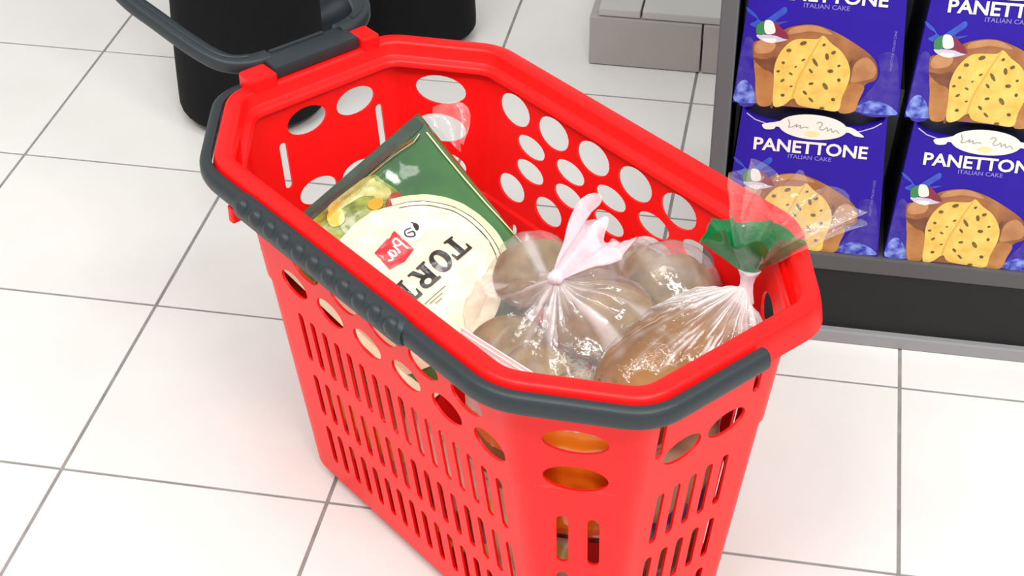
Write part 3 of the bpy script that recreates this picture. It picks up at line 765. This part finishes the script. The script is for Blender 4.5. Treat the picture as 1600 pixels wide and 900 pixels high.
def bag_shell(name, pots, cen, rad, knot, label, seed, pleats=17, spike=.30, parent=None, mt=None, sag=.006, mil=.0, NT=150, streak=.8, reach=.8, sf=9):
    cen = Vector(cen); knot = Vector(knot); kd = (knot-cen); kl = kd.length; kd = kd.normalized()
    a = kd.orthogonal().normalized(); b = kd.cross(a)
    NR = 54; V_ = []; F_ = []; A_ = []
    for j in range(NR+1):
        ang = math.pi*(.012 + .988*(j/NR)**1.25)
        for i in range(NT):
            ph_ = 2*math.pi*i/NT
            d = kd*math.cos(ang) + (a*math.cos(ph_)+b*math.sin(ph_))*math.sin(ang)
            r = 1/math.sqrt((d.x/rad[0])**2+(d.y/rad[1])**2+(d.z/rad[2])**2)
            for (pc, pr, _) in pots:
                pr_ = max(pr)*1.0+.003; oc = Vector(pc)-cen; tb_ = oc.dot(d); disc_ = tb_*tb_-(oc.dot(oc)-pr_*pr_)
                if disc_ > 0: r = max(r, tb_+math.sqrt(disc_))
            V_.append(r); A_.append((d, ang, ph_))
    R_ = np.array(V_).reshape(NR+1, NT)
    for _ in range(10):
        R2 = (np.roll(R_, 1, 1)+np.roll(R_, -1, 1)+R_*2)/4; R3 = R2.copy(); R3[1:-1] = (R2[:-2]+R2[2:]+2*R2[1:-1])/4; R_ = np.maximum(R3, R_*.985)
    pts = []; mk = []
    for j in range(NR+1):
        for i in range(NT):
            d, ang, ph_ = A_[j*NT+i]; r = R_[j, i]
            wgt = math.exp(-(ang/spike)**1.0)
            r = r*(1-wgt) + kl*wgt
            pl_ = math.sin(pleats*ph_+3*noise.noise(Vector((ph_*2, seed, 0))))*.5+math.sin(pleats*.53*ph_+seed+2*noise.noise(Vector((seed, ph_*3, 0))))*.5
            env = math.exp(-((ang-.45)/.40)**2)
            sn0 = noise.noise(Vector((math.cos(ph_)*sf, math.sin(ph_)*sf, seed+ang*1.3)))
            r += .0045*pl_*env*min(1, ang/.25) + .0030*sn0*math.exp(-(ang/reach)**2)*min(1, ang/.25) + sag*.5*noise.noise(d*5+Vector((seed, 1, 2))) + .0016*noise.noise(d*16+Vector((seed, 5, 2)))
            pts.append(cen+d*r)
            sn = noise.noise(Vector((math.cos(ph_)*sf, math.sin(ph_)*sf, seed+ang*1.3)))
            m_ = math.exp(-ang/.28)*1.0 + streak*min(1, max(0, sn*2.6-.35))**1.3*math.exp(-(ang/reach)**2) + .55*max(0, pl_)**3*math.exp(-ang/.75) + .25*max(0, noise.noise(d*6+Vector((seed, 0, 3)))) + mil  # white streaks painted into the film stand for highlights along the creases
            mk.append(min(1, m_))
    for j in range(NR):
        for i in range(NT):
            i2 = (i+1) % NT; F_.append((j*NT+i, j*NT+i2, (j+1)*NT+i2, (j+1)*NT+i))
    mi = BM
    o = mesh_obj(name, pts, F_, mt or MILK, parent, 180, mk)
    return o
def ruffle(name, neck, axis, L, spread, flat, m, parent, seed, lobes=7, r0=.006, bend=(0, 0, 0), t0=0.0, jag=.25, amp=.30, milk_glint=.3, NT=90, NR=16, th0=0, th1=2*math.pi, dirv=None):
    """pleated fan of film that leaves a tied neck"""
    axis = Vector(axis).normalized(); a = Vector(dirv).normalized() if dirv else axis.orthogonal().normalized(); a = (a-axis*a.dot(axis)).normalized(); b = axis.cross(a); bend = Vector(bend)
    V_ = []; F_ = []; A_ = []
    for j in range(NR+1):
        t = t0+(1-t0)*j/NR
        for i in range(NT+1):
            th = th0+(th1-th0)*i/NT
            pl_ = math.sin(lobes*th+seed)+.5*math.sin((lobes*2+1)*th+seed*2)
            ln = L*(1+jag*noise.noise(Vector((math.cos(th)*2.2, math.sin(th)*2.2, seed))))
            rad = r0+(spread)*(t**.9)*(1+amp*pl_*t*.6)
            p = Vector(neck)+axis*ln*t+(a*math.cos(th)+b*math.sin(th)*flat)*rad+bend*t*t
            p += Vector((noise.noise(p*40), noise.noise(p*40+Vector((9, 0, 0))), noise.noise(p*40+Vector((0, 9, 0)))))*.004*t
            V_.append(p); A_.append(min(1, milk_glint*(.5+.8*max(0, pl_))+.5*math.exp(-t/.12)))
    for j in range(NR):
        for i in range(NT): q = j*(NT+1)+i; F_.append((q, q+1, q+NT+2, q+NT+1))
    return mesh_obj(name, V_, F_, m, parent, 180, A_)
KN = Vector((.116, -.022, .420))
b1 = empty('produce_bag', (0, 0, 0)); b1.matrix_basis = BM
setp(b1, 'knotted translucent plastic bag of potatoes with a pinkish white twisted tail', 'plastic bag')
bag_shell('bag_film', pots1, (.105, -.004, .335), (.118, .090, .052), KN, '', 3, 15, .46, b1, mil=.02, streak=1.1, reach=1.1, sf=5)
TAILM = film('bag_tail_film', .50, .97, (.94, .87, .94), .25, .3)
kn = bmesh.new(); bmesh.ops.create_icosphere(kn, subdivisions=3, radius=1)
for v in kn.verts:
    c = v.co; d = 1+.25*noise.noise(c*2.3); v.co = KN + Vector((c.x*.0085, c.y*.009, c.z*.0075))*d
ko = bm_obj('knot', kn, TAILM, b1, 180); at_ = ko.data.attributes.new('milk_glint', 'FLOAT', 'POINT'); at_.data.foreach_set('value', [.85]*len(ko.data.vertices))
ruffle('bag_tail', KN, (.16, .62, .60), .064, .030, .40, TAILM, b1, 2.2, 5, .0065, (0, 0, -.004), 0, .55, .40, .45, dirv=(.8, -.3, -.2))
b2 = empty('produce_bag', (0, 0, 0)); b2.matrix_basis = BM
setp(b2, 'translucent plastic bag of potatoes lying behind the knotted bag, against the far red wall', 'plastic bag')
bag_shell('bag_film', pots2, (.120, .110, .325), (.095, .040, .058), (.050, .132, .345), '', 9, 13, .22, b2, mil=.10, streak=.5, reach=1.6, sf=4)

# ------------------------------------------------------------------ LOAF in cellophane
BRD = mat('bread_crust', (.30, .140, .030), .5, .3, col2=(.17, .070, .014), noise_scale=14, bump=.3, bump_scale=60)
bm = bmesh.new(); bmesh.ops.create_uvsphere(bm, u_segments=48, v_segments=28, radius=1)
LC = Vector((.226, .038, .342)); LR = (.058, .098, .058)
for v in bm.verts:
    c = v.co.copy(); x = math.copysign(abs(c.x)**.85, c.x); z = math.copysign(abs(c.z)**.8, c.z)
    d = 1+.05*noise.noise(c*2.1)-.05*max(0, math.sin(c.y*9))*max(0, c.z)**2
    v.co = (x*LR[0]*d, c.y*LR[1]*d, z*LR[2]*d)
loaf = bm_obj('bread_loaf', bm, BRD, None, 180); place(loaf, LC, .12); setp(loaf, 'brown crusty bread loaf inside the cellophane with the green tie', 'bread')
CELLO = film('cellophane', .03, .95, (1, 1, 1), .07, .5, 90)
FLARE = film('cellophane_edge', .02, .5, (1, 1, 1), .05, .8, 70)
cb = empty('bread_bag', (0, 0, 0)); cb.matrix_basis = BM
setp(cb, 'clear gathered cellophane bread bag with a green tie, at the near end of the basket', 'bread bag')
NK = Vector((.236, .118, .413))
bag_shell('cellophane_film', [], LC, (.062, .102, .064), NK, '', 5, 31, .24, cb, CELLO, .005, NT=300, streak=2.6, reach=.95, sf=21)
tube([NK-Vector((0, .004, .018)), NK-Vector((0, .001, .008)), NK, NK+Vector((0, .001, .008)), NK+Vector((0, .002, .016))], [.010, .0065, .0055, .0065, .010], TAILM, 'twisted_neck', cb, 12, upv=Vector((1, 0, 0)))
nm_ = [o for o in cb.children if o.name.startswith('twisted_neck')][0]; at_ = nm_.data.attributes.new('milk_glint', 'FLOAT', 'POINT'); at_.data.foreach_set('value', [.9]*len(nm_.data.vertices))
GRN = mat('green_foil', (.002, .22, .05), .2, .6, noise_amt=.35, noise_scale=25, coat=.7)
NK2 = NK+Vector((0, .002, .012))
ruffle('green_tie', NK2, (-.02, .05, 1), .046, .036, .50, GRN, cb, 1.3, 4, .006, (0, 0, 0), .06, .35, .34, dirv=(.72, .69, 0))
ruffle('cellophane_flare', NK2, (.10, .16, 1), .088, .050, .55, FLARE, cb, 4.1, 7, .007, (.014, .022, 0), .25, .40, .40, .12, dirv=(.80, .60, 0))

# ------------------------------------------------------------------ other packs lower in the basket
def pillow(name, size, m, p, rot, label, cat='food pack', seed=0, seals=True, parent=None):
    """crimped pillow packet: size = width, height, thickness; rot = euler in basket space"""
    w_, h_, t_ = size; NX, NY = 22, 26; V_ = []; F_ = []
    for sd in (1, -1):
        for j in range(NY+1):
            for i in range(NX+1):
                x = i/NX*2-1; y = j/NY*2-1
                yy = min(1, abs(y)/.9)
                b = max(0, 1-abs(x)**3)**.6*max(0, 1-yy**4)**.6
                cr = .0012*math.sin(i*math.pi) if abs(y) > .9 else 0
                dz = sd*(t_/2*b+.0006)+.004*b*noise.noise(Vector((x*3+seed, y*3, sd)))
                V_.append((x*w_/2*(1-.05*b), dz, y*h_/2))
    n_ = NX+1; of = n_*(NY+1)
    for j in range(NY):
        for i in range(NX):
            q = (j*n_+i, j*n_+i+1, (j+1)*n_+i+1, (j+1)*n_+i); F_.append(q[::-1] if False else q); F_.append(tuple(of+k for k in q[::-1]))
    bd_ = [i for i in range(n_)] + [j*n_+NX for j in range(1, NY+1)] + [NY*n_+i for i in range(NX-1, -1, -1)] + [j*n_ for j in range(NY-1, 0, -1)]
    for k in range(len(bd_)):
        a, b = bd_[k], bd_[(k+1) % len(bd_)]; F_.append((a, a+of, b+of, b))
    r = empty(name, W(p)); r.rotation_mode = 'QUATERNION'
    from mathutils import Euler
    r.rotation_quaternion = (BM.to_3x3() @ Euler(rot).to_matrix()).to_quaternion()
    setp(r, label, cat)
    bm_ = bmesh.new(); vv = [bm_.verts.new(q) for q in V_]
    for f in F_: bm_.faces.new([vv[i] for i in f])
    bm_obj('packet', bm_, m, r, 60)
    if seals:
        for s_ in (1, -1):
            bb = box_bm(-w_/2*.97, w_/2*.97, -.0014, .0014, s_*h_/2*.905-.004*(s_ < 0), s_*h_/2*.905+.004*(s_ > 0)+.0005)
            bm_obj('crimp', bb, m, r)
    return r
ORG = bands('orange_packet_print', [(0, (.16, .01, .012)), (.22, (.80, .13, .01)), (.30, (.86, .20, .01)), (.80, (.90, .30, .02)), (.95, (.8, .75, .7))], 2, 5.0, .5, .2, .12)
WPO = bands('white_packet_print', [(0, (.25, .02, .02)), (.18, (.75, .72, .68)), (.36, (.30, .16, .05)), (.46, (.85, .30, .03)), (.56, (.86, .85, .82)), (1.0, (.86, .85, .82))], 2, 4.0, .5, .35, .10)
BRW = bands('brown_packet_print', [(0, (.12, .05, .02)), (.30, (.40, .22, .07)), (.50, (.16, .05, .02)), (.62, (.75, .48, .08)), (.75, (.30, .15, .05))], 2, 4.0, .4, .3, .35)
CRM = bands('cream_packet_print', [(0, (.72, .60, .38)), (.35, (.13, .05, .02)), (.45, (.72, .60, .38)), (.8, (.70, .52, .10)), (.9, (.72, .6, .4))], 2, 4.0, .5, .3, .3)
DRD = bands('red_packet_print', [(0, (.25, .012, .014)), (.3, (.45, .03, .02)), (.5, (.80, .52, .05)), (.6, (.35, .02, .02)), (.9, (.8, .72, .6))], 2, 4.0, .5, .3, .4)
PUR = bands('purple_packet_print', [(0, (.09, .07, .22)), (.4, (.20, .12, .05)), (.6, (.12, .09, .25)), (.8, (.5, .4, .25))], 2, 4.0, .5, .3, .3)
R_ = math.radians
pillow('white_paper_pack', (.150, .205, .016), WPO, (.150, -.098, .276), (R_(3), R_(1), R_(6)), 'white paper packet standing along the near long wall of the basket', 'paper packet', 1)
pillow('orange_snack_packet', (.105, .175, .034), ORG, (.236, -.100, .282), (R_(7), 0, R_(38)), 'orange snack packet behind the rounded near corner of the basket', 'snack packet', 2)
pillow('brown_packet', (.17, .17, .05), BRW, (-.100, -.098, .120), (R_(7), 0, R_(2)), 'brown packet behind the slots at the far end of the near wall', 'food pack', 3)
pillow('red_packet', (.15, .18, .05), DRD, (.040, -.097, .122), (R_(7), 0, R_(-2)), 'dark red packet with yellow print behind the middle slots of the near wall', 'food pack', 4)
pillow('cream_packet', (.12, .17, .05), CRM, (.168, -.092, .120), (R_(7), 0, R_(10)), 'cream and brown packet behind the slots near the front corner', 'food pack', 5)
pillow('purple_packet', (.14, .25, .05), PUR, (.248, .000, .178), (R_(7), 0, R_(90)), 'brown and violet packet behind the slots of the near short wall', 'food pack', 6)

# ------------------------------------------------------------------ PERSON (only the trouser legs are in view)
CLOTH = mat('black_trousers', (.0045, .0047, .0055), .85, .25, noise_amt=.3, noise_scale=12, bump=.3, bump_scale=30)
SHOE = mat('navy_shoe', (.020, .030, .045), .5)
pr = empty('person', (.39, -.02, 0)); setp(pr, 'person in wide black trousers standing behind the far end of the basket', 'person')
sk = [((.39, .04, 1.05), .15, .12), ((.39, .03, .93), .17, .14), ((.32, 0, .80), .115, .12), ((.310, -.07, .50), .118, .118), ((.302, -.12, .22), .124, .124), ((.304, -.125, .05), .128, .128), ((.304, -.125, .022), .128, .128), ((.304, -.125, .010), .127, .127),
      ((.46, .03, .80), .115, .12), ((.497, .16, .50), .100, .106), ((.506, .15, .22), .098, .098), ((.506, .155, .05), .098, .110), ((.506, .155, .022), .098, .110), ((.506, .155, .010), .097, .110)]
me = bpy.data.meshes.new('trousers')
me.from_pydata([(p[0]-.39, p[1]+.02, p[2]) for p, _, _ in sk], [(0, 1), (1, 2), (2, 3), (3, 4), (4, 5), (5, 6), (6, 7), (1, 8), (8, 9), (9, 10), (10, 11), (11, 12), (12, 13)], [])
tr_ = bpy.data.objects.new('trousers', me); COL.objects.link(tr_); tr_.parent = pr; me.materials.append(CLOTH)
sm = tr_.modifiers.new('skin', 'SKIN'); sm.use_smooth_shade = True; sm.branch_smoothing = .6
for v, (_, rx, ry) in zip(me.skin_vertices[0].data, sk): v.radius = (rx, ry)
me.skin_vertices[0].data[1].use_root = True
sb = tr_.modifiers.new('subd', 'SUBSURF'); sb.levels = 3; sb.render_levels = 3
for (x, y, rz) in ((.330, -.060, -.9), (.412, .195, 2.35)):
    bm = bmesh.new(); bmesh.ops.create_uvsphere(bm, u_segments=28, v_segments=16, radius=1)
    for v in bm.verts:
        c = v.co.copy(); wd = .044*(1-.10*max(0, c.y)) if c.y > -.2 else .037
        zz = max(c.z, -.55); v.co = (c.x*wd, .03+c.y*.125, (zz+.55)*.055*(1 if c.y < .0 else 1-.30*c.y))
    s = bm_obj('shoe', bm, SHOE, pr, 60); s.location = (x-.39, y+.02, .001); s.rotation_euler = (0, 0, rz)
